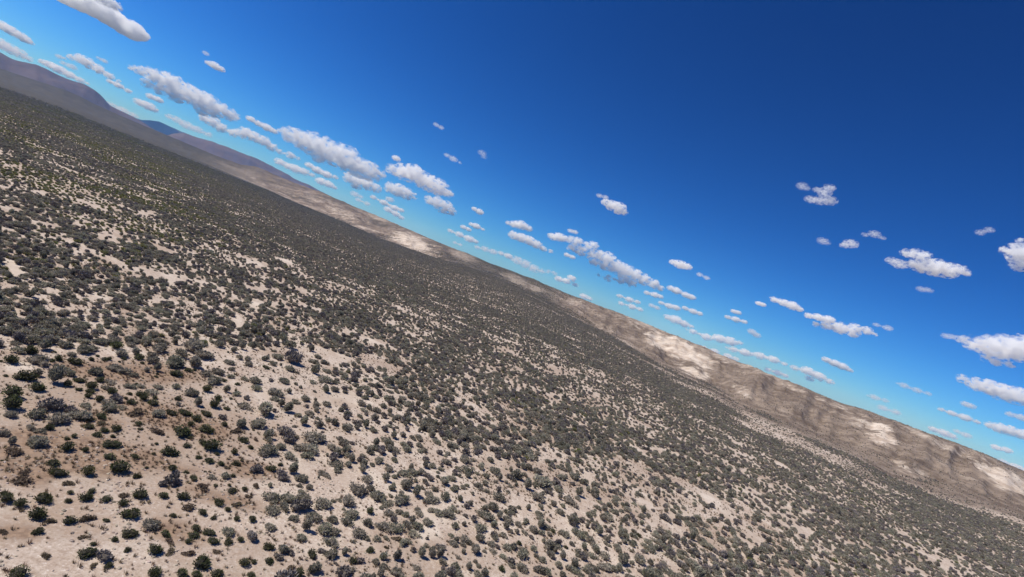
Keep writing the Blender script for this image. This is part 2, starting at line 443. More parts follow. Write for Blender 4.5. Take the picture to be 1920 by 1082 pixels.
# ------------------------------------------------------------------ clouds: closed lumpy hulls of even white vapour
CLOUDS = [
 # (density factor, label, [(px, py, radius px) ...] , distance override or 0)
 (1, 'long white cloud leaning along the top edge, upper left', [(118,-6,9),(134,0,10),(152,5,12),(176,12,14),(200,25,14),(216,38,12),(232,50,11),(250,58,12),(264,65,8)], 12850),
 (1, 'short white cloud cut by the top edge beside the long leaning one', [(190,-4,9),(204,3,8),(216,10,6),(224,16,3)], 0),
 (1, 'white streak of cloud cut by the left edge, higher of two', [(-10,42,7),(4,48,7),(20,57,7),(40,69,7),(54,78,4)], 0),
 (.8, 'white cloud cut by the left edge just above the mountain', [(-10,78,9),(4,83,8),(20,92,8),(38,101,7),(54,110,4)], 0),
 (1, 'slim white cloud lying on the mountain skyline', [(82,117,4),(95,122,5),(110,130,6),(130,140,5),(150,150,4),(164,156,2)], 0),
 (1, 'tapered white cloud above the mountain shoulder', [(133,107,4),(150,110,7),(165,118,8),(185,130,7),(205,142,5),(222,152,3)], 10500),
 (1, 'thin streak under the tapered cloud', [(207,153,3),(222,160,4),(240,170,3)], 0),
 (.6, 'faint streak between the slim cloud and the tapered cloud', [(120,119,3),(135,125,4),(150,133,2)], 0),
 (.6, 'tiny wisp left of the tapered cloud', [(111,106,3),(120,109,2)], 0),
 (.6, 'tiny wisp above the tapered cloud', [(185,109,2),(195,114,3)], 0),
 (1, 'large double-banked white cloud above the dark blue peak', [(245,127,4),(262,132,7),(285,140,10),(305,148,12),(322,156,14),(275,156,6),(300,166,9),(330,174,13),(355,176,14),(375,186,14),(395,196,13),(415,207,11),(432,216,9),(445,222,5),(380,205,9),(400,213,8)], 0),
 (1, 'chain of white puffs below the large double-banked cloud', [(385,222,7),(400,229,8),(415,240,7),(438,249,6),(460,250,9),(478,257,8),(495,265,8),(510,275,7),(526,284,4),(545,291,5),(558,297,3)], 0),
 (.7, 'pale broken streak low above the long purple ridge', [(318,219,4),(332,225,5),(350,235,6),(370,243,5),(390,252,4)], 0),
 (.9, 'small puff right above the dark blue peak', [(262,192,5),(278,199,6),(288,205,4)], 0),
 (.9, 'small puff left of the large double-banked cloud', [(283,181,4),(297,187,4)], 0),
 (.7, 'cloud peeping over the dip between mountain and dark peak', [(210,197,4),(230,207,5),(250,216,4)], 0),
 (1, 'small white cloud alone high above the double-banked cloud', [(390,118,3),(402,123,5),(413,129,4)], 0),
 (.4, 'faint speck of cloud high above the double-banked cloud', [(386,100,3)], 0),
 (1, 'slender cloud left of the great white cumulus', [(470,223,4),(485,232,4),(500,239,5),(512,245,4)], 0),
 (1, 'great white cumulus with grey base, largest in the sky', [(535,249,9),(550,255,13),(568,262,15),(590,272,17),(612,282,18),(635,291,18),(654,290,13),(655,306,16),(675,315,15),(695,322,14),(712,326,8),(600,298,9)], 0),
 (1, 'white cloud tucked under the great cumulus', [(655,333,8),(670,339,9),(690,346,9),(705,353,7),(668,348,6)], 0),
 (1, 'rounded cloud below and between the two largest cumulus', [(732,352,8),(748,357,10),(762,363,9),(775,368,5)], 0),
 (1, 'second largest cumulus, to the right of the greatest', [(735,318,8),(755,322,12),(775,326,14),(790,335,13),(805,343,13),(822,351,12),(838,361,8)], 0),
 (1, 'rounded cloud under the right end of the second cumulus', [(805,375,6),(820,380,9),(835,388,10),(846,396,6)], 0),
 (.8, 'pale flat cloud above the ridge, left of the greatest cumulus', [(525,304,5),(540,311,5),(555,317,6),(570,322,5),(585,328,3)], 0),
 (1, 'slim cloud under the left part of the greatest cumulus', [(580,310,4),(595,319,5),(612,327,5),(628,332,3)], 0),
 (.9, 'small cloud low under the greatest cumulus', [(602,340,5),(615,345,5),(626,351,3)], 0),
 (.6, 'tiny cloud, upper of two just above the purple ridge', [(665,364,4),(676,369,3)], 0),
 (.6, 'tiny cloud, lower of two just above the purple ridge', [(672,375,3),(688,382,3)], 0),
 (1, 'slim cloud under the rounded pair of clouds', [(700,370,3),(720,380,4),(740,390,4),(752,394,3)], 0),
 (.7, 'small round puff over the slim cloud', [(731,374,4)], 0),
 (.9, 'small cloud low above the pale knoll', [(728,393,4),(742,401,4),(752,408,3)], 0),
 (.8, 'tiny puff above the second cumulus', [(743,297,4)], 0),
 (.3, 'thin wisp high over the second cumulus', [(818,234,3),(827,239,3)], 0),
 (.4, 'thin wisp upper right of the second cumulus', [(838,291,3),(850,298,4),(862,305,2)], 0),
 (.25, 'faint upright wisp in open blue sky', [(904,287,4),(907,294,3)], 0),
 (1, 'small puff right of the second cumulus', [(890,392,3),(899,397,4)], 0),
 (1, 'small cloud, right one of two above the middle ridge', [(885,421,3),(893,424,4),(905,430,2)], 0),
 (.9, 'small cloud, left one of two above the middle ridge', [(869,426,3),(878,430,3)], 0),
 (.9, 'slim cloud just above the middle skyline', [(845,433,3),(862,440,4),(880,448,5),(892,453,3)], 0),
 (.6, 'tiny streak under the slim middle cloud', [(853,455,2),(863,459,2)], 0),
 (1, 'small domed cloud at the middle of the picture', [(953,418,3),(965,421,5),(977,422,7),(988,427,5)], 0),
 (1, 'oval cloud under the small domed cloud', [(965,442,6),(978,446,7),(992,451,7),(1005,458,6),(1018,466,4),(1032,471,3)], 0),
 (1, 'little oval cloud left of the long lumpy cloud', [(1037,444,5),(1050,445,6),(1058,446,4)], 0),
 (.7, 'tiny puff on top of the long lumpy cloud', [(1070,433,3),(1078,435,3)], 0),
 (1, 'long lumpy cloud right of the middle of the picture', [(1070,450,6),(1083,453,7),(1072,464,6),(1090,470,8),(1102,462,7),(1112,461,7),(1112,478,8),(1125,480,9),(1140,485,10),(1115,490,7),(1135,497,9),(1155,500,11),(1172,508,11),(1190,515,10),(1207,524,9),(1225,532,8),(1238,540,5),(1122,515,3),(1140,521,5),(1165,525,7),(1185,531,6)], 0),
 (.8, 'tiny cloud under the left end of the long lumpy cloud', [(1063,478,3),(1073,482,3)], 0),
 (.7, 'flat cloud low over the middle skyline', [(895,464,3),(910,467,4),(925,472,4)], 0),
 (.9, 'small bright puff low over the middle skyline', [(940,475,3),(953,480,4)], 0),
 (.7, 'broken flat cloud low over the middle ridge', [(970,488,6),(985,495,7),(1000,503,6),(1015,508,4),(1028,509,3),(1040,513,3)], 0),
 (.8, 'low cloud between the middle ridge and the long lumpy cloud', [(1048,523,4),(1062,527,4),(1072,521,4),(1078,534,3)], 0),
 (.9, 'tiny cloud touching the middle skyline', [(1095,556,4),(1105,560,3)], 0),
 (.4, 'faint shred above the lone white cloud', [(1124,367,3),(1135,370,3)], 0),
 (1, 'lone white cloud high over the long lumpy cloud', [(1135,379,5),(1147,385,8),(1160,390,9),(1170,397,5)], 0),
 (1, 'small cloud right above the end of the long lumpy cloud', [(1263,492,4),(1275,496,6),(1287,499,5)], 0),
 (.4, 'shred trailing right of the small cloud', [(1312,515,3),(1325,521,3)], 0),
 (.8, 'flat streak under the right half of the long lumpy cloud', [(1162,555,3),(1180,562,4),(1195,566,3)], 0),
 (.8, 'lower flat streak near the ridge crest', [(1165,569,3),(1185,575,4),(1200,580,3)], 0),
 (1, 'small oval under the tail of the long lumpy cloud', [(1213,549,3),(1228,553,4),(1238,556,3)], 0),
 (1, 'round puff at the tail of the long lumpy cloud', [(1259,541,4),(1268,545,5)], 0),
 (1, 'second round puff beyond the tail of the long lumpy cloud', [(1286,553,4),(1296,557,4)], 0),
 (.9, 'small flat cloud below the two round puffs', [(1240,568,3),(1255,574,4),(1268,577,4)], 0),
 (.7, 'tiny cloud left of the small flat cloud', [(1222,573,3),(1232,577,3)], 0),
 (1, 'small cloud right of the small flat cloud', [(1285,578,3),(1300,584,4),(1312,588,3)], 0),
 (1, 'bright tapered cloud just over the pale bluff', [(1252,595,4),(1267,600,6),(1282,607,5),(1295,612,3)], 0),
 (.9, 'long low band of cloud over the pale bluff', [(1275,613,3),(1300,622,4),(1325,632,5),(1350,635,6),(1370,640,6),(1388,643,3)], 0),
 (.9, 'long low band of cloud over the brown hollow, middle one', [(1350,648,3),(1375,655,4),(1397,661,5),(1425,667,5),(1450,674,5),(1470,682,3)], 0),
 (.9, 'low cloud band at the right end of the row over the ridge', [(1490,690,4),(1515,696,6),(1535,705,6),(1555,715,4),(1518,710,4)], 0),
 (1, 'small tapered cloud above the end of the low band', [(1550,675,4),(1565,681,5),(1580,687,5),(1593,694,3)], 0),
 (.8, 'tiny cloud resting on the crest over the pale bluff', [(1320,652,3),(1340,659,4)], 0),
 (.8, 'tiny cloud resting on the crest, next to the right', [(1365,668,4),(1380,673,3)], 0),
 (.8, 'small flat cloud resting on the crest above the hollow', [(1440,693,3),(1458,699,4),(1472,704,3)], 0),
 (1, 'slim cloud, left one of the row over the right ridge', [(1452,562,4),(1468,567,5),(1485,573,6),(1498,579,4)], 0),
 (1, 'flat white cloud above the forked cloud', [(1517,592,4),(1535,595,5),(1555,599,5)], 0),
 (1, 'forked white cloud over the right ridge', [(1530,608,4),(1550,610,7),(1575,615,9),(1600,623,8),(1602,614,7),(1625,620,6),(1640,627,3)], 0),
 (.4, 'thin streak right of the forked cloud', [(1643,609,3),(1665,615,4),(1690,625,2)], 0),
 (.3, 'faint shred left of the broad cloud at the right edge', [(1774,630,4),(1786,632,4)], 0),
 (1, 'broad white cloud cut by the right edge, middle height', [(1805,636,7),(1830,645,12),(1860,650,17),(1890,652,19),(1920,655,20),(1850,672,6),(1870,677,7),(1890,684,5),(1950,656,20)], 0),
 (1, 'white cloud cut by the right edge under the broad one', [(1805,710,6),(1830,720,10),(1855,726,12),(1880,735,13),(1905,742,13),(1930,748,12)], 0),
 (.5, 'thin flat streak above the right part of the ridge', [(1670,715,3),(1695,723,4),(1720,732,4),(1740,738,3)], 0),
 (.3, 'faint speck beside the ragged high cloud', [(1504,349,5),(1510,352,4)], 0),
 (.55, 'ragged high cloud in the deep blue sky', [(1520,374,5),(1538,376,6),(1555,376,7),(1546,361,6),(1532,356,4),(1556,352,5)], 0),
 (.3, 'faint round wisp under the ragged high cloud', [(1543,452,5),(1548,454,4)], 0),
 (.6, 'small triangular puff in the deep blue sky', [(1583,460,4),(1595,457,6)], 0),
 (.35, 'curved wisp in the deep blue sky', [(1622,440,3),(1640,439,5),(1654,446,3)], 0),
 (.7, 'torn left end piece of the high right cumulus', [(1672,489,5),(1686,495,7)], 0),
 (1, 'high right cumulus with a flat grey base', [(1698,474,6),(1718,477,9),(1735,480,7),(1708,495,7),(1730,498,11),(1755,502,13),(1778,507,12),(1800,505,7),(1812,512,5)], 0),
 (1, 'high white cloud cut by the right edge', [(1885,470,6),(1900,468,10),(1915,478,14),(1912,496,10),(1915,452,5),(1938,480,16)], 0),
 (.25, 'faint wisp below the high right cumulus', [(1727,542,4),(1740,544,4)], 0),
 (.25, 'faint streak upper right of the high cumulus', [(1838,436,4),(1855,431,4)], 0),
 (.8, 'slim cloud over the far right of the ridge', [(1765,768,3),(1785,775,4),(1810,783,5),(1832,791,3)], 0),
 (1, 'white cloud low at the right edge', [(1855,797,5),(1875,803,8),(1895,808,8),(1918,815,8),(1936,820,7)], 0),
 (.7, 'small pale cloud at the right edge above the low one', [(1895,777,4),(1916,783,5),(1934,787,4)], 0),
 (.7, 'small round puff over the far right slim cloud', [(1811,758,4),(1820,761,4)], 0),
 (.9, 'small flat cloud close to the skyline at the right edge', [(1868,839,4),(1888,844,4)], 0),
 (.8, 'small cloud touching the skyline, left of a pair', [(1750,805,4),(1770,812,5),(1785,818,4)], 0),
 (.7, 'small cloud touching the skyline, right of a pair', [(1795,809,3),(1812,816,4)], 0),
 (.6, 'pale flat cloud above the brown hollow', [(1615,739,3),(1640,745,4),(1660,751,3)], 0),
 (.6, 'pale flat cloud nearest the crest beyond the hollow', [(1655,765,4),(1680,773,4)], 0),
 (.7, 'tiny puff, lowest of three left of the forked cloud', [(1410,622,4),(1418,628,4)], 0),
 (.8, 'tiny puff, topmost of three left of the forked cloud', [(1376,584,3),(1384,586,3)], 0),
 (.9, 'flat little cloud between the tiny puffs', [(1365,595,3),(1380,599,4),(1395,603,3)], 0),
 (.9, 'tiny round puff left of the slim right cloud', [(1423,569,3),(1430,571,3)], 0),
 (.8, 'cloud showing behind the crest at the right edge', [(1880,866,4),(1905,876,5),(1925,884,5)], 0),
]

def ico(sub=2):
    bm_t = (1 + 5 ** 0.5) / 2
    v = [(-1, bm_t, 0), (1, bm_t, 0), (-1, -bm_t, 0), (1, -bm_t, 0), (0, -1, bm_t), (0, 1, bm_t), (0, -1, -bm_t), (0, 1, -bm_t), (bm_t, 0, -1), (bm_t, 0, 1), (-bm_t, 0, -1), (-bm_t, 0, 1)]
    f = [(0, 11, 5), (0, 5, 1), (0, 1, 7), (0, 7, 10), (0, 10, 11), (1, 5, 9), (5, 11, 4), (11, 10, 2), (10, 7, 6), (7, 1, 8), (3, 9, 4), (3, 4, 2), (3, 2, 6), (3, 6, 8), (3, 8, 9), (4, 9, 5), (2, 4, 11), (6, 2, 10), (8, 6, 7), (9, 8, 1)]
    v = [np.array(a) / np.linalg.norm(a) for a in v]
    for _ in range(sub):
        cache = {}; nf = []
        def mid(a, b):
            k = (min(a, b), max(a, b))
            if k not in cache:
                m_ = v[a] + v[b]; v.append(m_ / np.linalg.norm(m_)); cache[k] = len(v) - 1
            return cache[k]
        for a, b, c in f:
            ab, bc, ca = mid(a, b), mid(b, c), mid(c, a)
            nf += [(a, ab, ca), (b, bc, ab), (c, ca, bc), (ab, bc, ca)]
        f = nf
    return np.array(v), np.array(f)

ICO2, ICO2F = ico(2)
ICO1, ICO1F = ico(1)

def make_cloud(fac, label, puffs, Dover, k):
    r_ = np.random.default_rng(1000 + k)
    pc = np.mean([(p[0], p[1]) for p in puffs], 0)
    low = max(puffs, key=lambda p: (p[1] - 0.394 * p[0]))
    b, e = bear_elev(*pc)
    e = max(e, R(0.3))
    D = Dover if Dover else float(np.clip(1500.0 / math.tan(e), 5200, 46000))
    dep = D * math.cos(e) * math.cos(b)               # depth along the view axis, sets metres per pixel
    mpp = dep / F
    vs, fs, off = [], [], 0
    big_px = max(p[2] for p in puffs)
    pts = []; nbridge = 0
    for (a, c) in zip(puffs[:-1], puffs[1:]):          # bridge neighbouring puffs so that one cloud stays one body
        if math.hypot(a[0] - c[0], a[1] - c[1]) > 0.6 * (a[2] + c[2]):
            pts.append(((a[0] + c[0]) / 2, (a[1] + c[1]) / 2, min(a[2], c[2]) * 0.95, 0.0))
    nbridge = len(pts)
    for (px, py, rp) in puffs:
        pts.append((px, py, rp * (1.5 if rp > 6 else 1.65), 0.0))
        for _ in range(5 if rp > 6 else 2):
            a = r_.uniform(0, 2 * math.pi); q = r_.uniform(0.55, 1.15)
            pts.append((px + math.cos(a) * rp * q * 1.1, py + math.sin(a) * rp * q * 0.8, rp * r_.uniform(0.28, 0.6), r_.uniform(-1, 1) * rp))
    allp = []
    for (px, py, rp, dz) in pts:
        d = ray(px, py)
        t = dep / (d @ Fv)
        p = d * (t + dz * mpp * 1.2) + np.array([0, 0, CAM_Z])
        allp.append((p, rp * mpp))
    org = np.mean([p for p, _ in allp], 0)
    rmin = min(r for _, r in allp)
    for p, r in allp:
        sx = r * (np.array([1.15, 1.25, 0.92]) if big_px > 7 else np.array([1.5, 1.5, 0.85]))
        w_ = ICO2 * sx
        if Dover > 12000: w_ = w_ + np.outer(w_ @ ray(*pc), ray(*pc)) * 2.2      # a deep bank: its shadow lies on the far peak
        vs.append(w_ + (p - org)); fs.append(ICO2F + off); off += len(ICO2)
    vs = np.concatenate(vs); fs = np.concatenate(fs)
    o = mesh_obj('cloud', vs.tolist(), fs.tolist())
    big = max(p[2] for p in puffs) * mpp
    md = o.modifiers.new('union', 'REMESH'); md.mode = 'VOXEL'
    ext = float((vs.max(0) - vs.min(0)).max())
    md.voxel_size = max(big / 10, ext / 190)
    dg = bpy.context.evaluated_depsgraph_get()
    me = bpy.data.meshes.new_from_object(o.evaluated_get(dg))
    o.modifiers.clear()
    old = o.data; o.data = me; bpy.data.meshes.remove(old)
    me.name = 'cloud'
    bm = bmesh.new(); bm.from_mesh(me)                 # keep the main body, drop stray crumbs
    todo = set(bm.verts); parts = []
    while todo:
        st = [todo.pop()]; isl = []
        while st:
            v_ = st.pop(); isl.append(v_)
            for e_ in v_.link_edges:
                w_ = e_.other_vert(v_)
                if w_ in todo: todo.discard(w_); st.append(w_)
        parts.append(isl)
    parts.sort(key=len)
    for isl in parts[:-1]: bmesh.ops.delete(bm, geom=isl, context='VERTS')
    bm.to_mesh(me); bm.free()
    n_ = len(me.vertices)
    co = np.empty(n_ * 3, np.float32); me.vertices.foreach_get('co', co); co = co.reshape(-1, 3)
    no = np.empty(n_ * 3, np.float32); me.vertices.foreach_get('normal', no); no = no.reshape(-1, 3)
    s = 1.0 / (big * 0.62)
    u_, v_, w_ = co[:, 0] * s, co[:, 1] * s, co[:, 2] * s * 1.25
    f = 0
    for i_, am in ((0, 0.55), (1, 0.34), (2, 0.2)):    # rounded billows with creases between
        q_ = 2.0 ** i_
        f = f + am * (np.abs(2 * vnoise(u_ * q_ + 0.5 * v_ * q_, w_ * q_ + 31 * i_, 200 + k) - 1) + np.abs(2 * vnoise(v_ * q_ - 0.4 * u_ * q_, w_ * q_ + 17 * i_, 300 + k) - 1) - 0.85)
    f = np.where(no[:, 2] < -0.35, 0.35 * f, f)
    co = co + no * (f * big * 0.3)[:, None]
    me.vertices.foreach_set('co', co.reshape(-1).astype(np.float32)); me.update()
    o.location = org
    cm = bpy.data.materials.new('cloud_vapour'); cm.use_nodes = True
    cn = cm.node_tree; cn.nodes.remove(cn.nodes['Principled BSDF'])
    dens = fac * (6.5 if fac > 0.75 else 3.0) / (2 * big)
    vsn = mk(cn, 'ShaderNodeVolumeScatter', Density=dens, Anisotropy=0.0)
    vsn.inputs['Color'].default_value = (1, 1, 1, 1)
    tc = mk(cn, 'ShaderNodeTexCoord')
    mp = mk(cn, 'ShaderNodeMapping'); mp.inputs['Scale'].default_value = (1, 1, 1.5); mp.inputs['Location'].default_value = (k * 977.0, 0, 0)
    cn.links.new(tc.outputs['Object'], mp.inputs['Vector'])
    nz = noise(cn, mp.outputs[0], 1.35 / big, 6.0, 0.68)
    if Dover > 12000:
        fld = ramp(cn, nz, 0.37, 0.68, 0.0, dens)
    else:
        fld = None                                     # how deep inside the nearest puff: 1 at its heart, 0 at its rim
        for (p, r), q in zip(allp, pts):
            if q[3] != 0.0: continue
            sxx = r * (np.array([1.15, 1.25, 0.92]) if big_px > 7 else np.array([1.5, 1.5, 0.85]))
            a1 = mk(cn, 'ShaderNodeVectorMath', operation='SUBTRACT'); a1.inputs[1].default_value = tuple(p - org)
            a2 = mk(cn, 'ShaderNodeVectorMath', operation='DIVIDE'); a2.inputs[1].default_value = tuple(sxx)
            a3 = mk(cn, 'ShaderNodeVectorMath', operation='LENGTH')
            cn.links.new(tc.outputs['Object'], a1.inputs[0]); cn.links.new(a1.outputs[0], a2.inputs[0]); cn.links.new(a2.outputs[0], a3.inputs[0])
            v1 = math2(cn, 'SUBTRACT', 1.0, a3.outputs['Value'])
            fld = v1 if fld is None else math2(cn, 'MAXIMUM', fld, v1)
        fld = math2(cn, 'ADD', fld, math2(cn, 'MULTIPLY', math2(cn, 'SUBTRACT', nz, 0.5), 6.5 if fac > 0.75 else 8.0))
        fld = math2(cn, 'SUBTRACT', fld, 0.12)
        fld = ramp(cn, fld, 0.0, 1.0, 0.0, dens)
    cn.links.new(fld, vsn.inputs['Density'])
    cm.cycles.homogeneous_volume = False
    cm.cycles.volume_step_rate = float(np.clip(10 * big * 0.30 / ext, 0.08, 1.0))
    cn.links.new(vsn.outputs[0], cn.nodes['Material Output'].inputs['Volume'])
    me.materials.clear(); me.materials.append(cm)
    o['label'] = label; o['category'] = 'cloud'; o['group'] = 'fair-weather clouds'
    return o

for k, (fac, label, puffs, Do) in enumerate(CLOUDS):
    make_cloud(fac, label, puffs, Do, k)

# ------------------------------------------------------------------ shrubs
def leaf_material(name, base, tip, var=0.25, trans=0.25):
    m, n, b = node_mat(name)
    oi = mk(n, 'ShaderNodeObjectInfo')
    tc = mk(n, 'ShaderNodeTexCoord')
    nz = noise(n, tc.outputs['Object'], 3.5, 3, 0.6)
    c = mixc(n, ramp(n, nz, 0.38, 0.64), base, tip)
    h = mk(n, 'ShaderNodeHueSaturation')
    v = n.nodes.new('ShaderNodeMapRange')
    v.inputs['To Min'].default_value = 1 - var; v.inputs['To Max'].default_value = 1 + var
    n.links.new(oi.outputs['Random'], v.inputs['Value'])
    n.links.new(v.outputs[0], h.inputs['Value'])
    w = mk(n, 'ShaderNodeTexWhiteNoise', noise_dimensions='1D')
    n.links.new(oi.outputs['Random'], w.inputs['W'])
    hr = n.nodes.new('ShaderNodeMapRange'); hr.inputs['To Min'].default_value = 0.475; hr.inputs['To Max'].default_value = 0.52
    n.links.new(w.outputs['Value'], hr.inputs['Value']); n.links.new(hr.outputs[0], h.inputs['Hue'])
    n.links.new(c, h.inputs['Color'])
    n.links.new(h.outputs[0], b.inputs['Base Color'])
    b.inputs['Roughness'].default_value = 0.75
    b.inputs['Specular IOR Level'].default_value = 0.2
    tr = mk(n, 'ShaderNodeBsdfTranslucent'); n.links.new(h.outputs[0], tr.inputs['Color'])
    mx = mk(n, 'ShaderNodeMixShader'); mx.inputs[0].default_value = trans
    n.links.new(b.outputs[0], mx.inputs[1]); n.links.new(tr.outputs[0], mx.inputs[2])
    n.links.new(mx.outputs[0], n.nodes['Material Output'].inputs['Surface'])
    return m

def plain_material(name, col, rough=0.9):
    m, n, b = node_mat(name)
    tc = mk(n, 'ShaderNodeTexCoord')
    c = mixc(n, ramp(n, noise(n, tc.outputs['Object'], 9, 3), 0.3, 0.7), tuple(v * 0.7 for v in col), col)
    n.links.new(c, b.inputs['Base Color']); b.inputs['Roughness'].default_value = rough
    b.inputs['Specular IOR Level'].default_value = 0.1
    return m

M_SAGE = leaf_material('sage_leaf', (0.245, 0.226, 0.163), (0.42, 0.388, 0.298), 0.33, 0.32)
M_SAGET = plain_material('sage_twig', (0.20, 0.168, 0.135))
M_PURP = leaf_material('bare_twig_sage', (0.16, 0.138, 0.132), (0.27, 0.235, 0.225), 0.25, 0.1)
M_GREEN = leaf_material('green_leaf', (0.075, 0.082, 0.034), (0.155, 0.16, 0.07), 0.28)
M_GREENT = plain_material('green_twig', (0.05, 0.045, 0.033))
M_DRY = leaf_material('dry_shrub_leaf', (0.14, 0.105, 0.066), (0.22, 0.17, 0.11), 0.25)
M_DRYT = plain_material('dry_twig', (0.13, 0.10, 0.075))
M_OLIVE = leaf_material('rabbitbrush_leaf', (0.22, 0.225, 0.075), (0.36, 0.345, 0.14), 0.25)
M_STRAW = leaf_material('dry_grass_blade', (0.17, 0.125, 0.082), (0.33, 0.25, 0.165), 0.4, 0.3)

def shrub_mesh(name, seed, lobes, n_leaf, hgt, leaf, mats, spread=0.55, up=0.55, core=0.7):
    """a shrub about 1 m wide standing on z = 0: a lumpy twig core per lobe and many leaf sprays over it"""
    r_ = np.random.default_rng(seed)
    V, Fc, mi = [], [], []
    L = []
    for i in range(lobes):
        if i == 0: c = np.array([r_.normal(0, .04), r_.normal(0, .04), 0])
        else:
            a = r_.uniform(0, 2 * math.pi); q = spread * 0.5 * r_.uniform(0.5, 1.0)
            c = np.array([math.cos(a) * q, math.sin(a) * q, 0])
        rad = r_.uniform(0.19, 0.31) * (1.2 if i == 0 else 0.9)
        hh = hgt * r_.uniform(0.62, 1.0) * (1.0 if i == 0 else 0.85)
        L.append((c, rad, hh))
        v = ICO1.copy()
        jit = 1 + r_.normal(0, 0.13, (len(v), 1))
        v = v * jit * np.array([rad * core, rad * core, hh * 0.5 * core]) + c + np.array([0, 0, hh * 0.47])
        v[:, 2] = np.maximum(v[:, 2], -0.04)
        o_ = len(V); V += v.tolist(); Fc += (ICO1F + o_).tolist(); mi += [1] * len(ICO1F)
    tot = sum(l[1] ** 2 for l in L)
    for (c, rad, hh) in L:
        for _ in range(int(n_leaf * rad ** 2 / tot)):
            a = r_.uniform(0, 2 * math.pi); zc = r_.uniform(-0.45, 1.0)
            s = math.sqrt(max(0, 1 - zc * zc))
            nrm = np.array([math.cos(a) * s, math.sin(a) * s, zc])
            q = r_.uniform(0.78, 1.06)
            p = c + np.array([0, 0, hh * 0.47]) + nrm * np.array([rad, rad, hh * 0.52]) * q
            if p[2] < 0.02: p[2] = r_.uniform(0.01, 0.08)
            d = nrm * np.array([1, 1, 0.7]) + np.array([0, 0, up]) + r_.normal(0, 0.35, 3)
            d /= np.linalg.norm(d)
            t = np.cross(d, nrm + r_.normal(0, 0.45, 3)); t /= np.linalg.norm(t) + 1e-9
            ln = leaf * r_.uniform(0.6, 1.35); wd = leaf * r_.uniform(0.22, 0.36)
            o_ = len(V)
            V += [(p - d * ln * 0.35).tolist(), (p + t * wd).tolist(), (p + d * ln * 0.75).tolist(), (p - t * wd).tolist()]
            Fc.append([o_, o_ + 1, o_ + 2, o_ + 3]); mi.append(0)
    me = bpy.data.meshes.new(name)
    me.from_pydata(V, [], Fc); me.update()
    for m_ in mats: me.materials.append(m_)
    me.polygons.foreach_set('material_index', np.array(mi, np.int32))
    return me

SAGE_SHAPES = [  # lobes, leaves, height, leaf length, spread, upright
    (3, 430, .62, .12, .5, .55), (4, 430, .70, .12, .6, .55), (5, 430, .55, .115, .75, .4), (7, 430, .60, .11, .85, .55),
    (4, 400, .78, .13, .5, .8), (8, 460, .50, .11, .95, .45), (2, 330, .85, .13, .35, .9), (6, 300, .45, .13, .9, .7), (5, 260, .62, .15, .7, 1.0), (3, 380, .50, .11, .65, .3)]
SAGE = [shrub_mesh('sagebrush', 300 + i, a[0], a[1], a[2], a[3], (M_SAGE, M_SAGET), a[4], a[5], 0.7 if a[1] > 320 else 0.5) for i, a in enumerate(SAGE_SHAPES)]
PURP = [shrub_mesh('sagebrush', 330 + i, 4, 300, 0.66, 0.13, (M_PURP, M_SAGET), 0.65, 0.9, 0.7) for i in range(3)]
GREEN = [shrub_mesh('green_shrub', 350 + i, [3, 4, 2, 5][i], 330, [0.5, 0.46, 0.55, 0.44][i], 0.085, (M_GREEN, M_GREENT), [0.5, .65, .4, .75][i]) for i in range(4)]
DRY = [shrub_mesh('dry_shrub', 370 + i, [3, 4][i], 260, 0.36, 0.11, (M_DRY, M_DRYT), 0.7, 0.5, 0.6) for i in range(2)]
OLIVE = [shrub_mesh('rabbitbrush', 380 + i, 3, 220, 0.5, 0.10, (M_OLIVE, M_GREENT), 0.5) for i in range(2)]

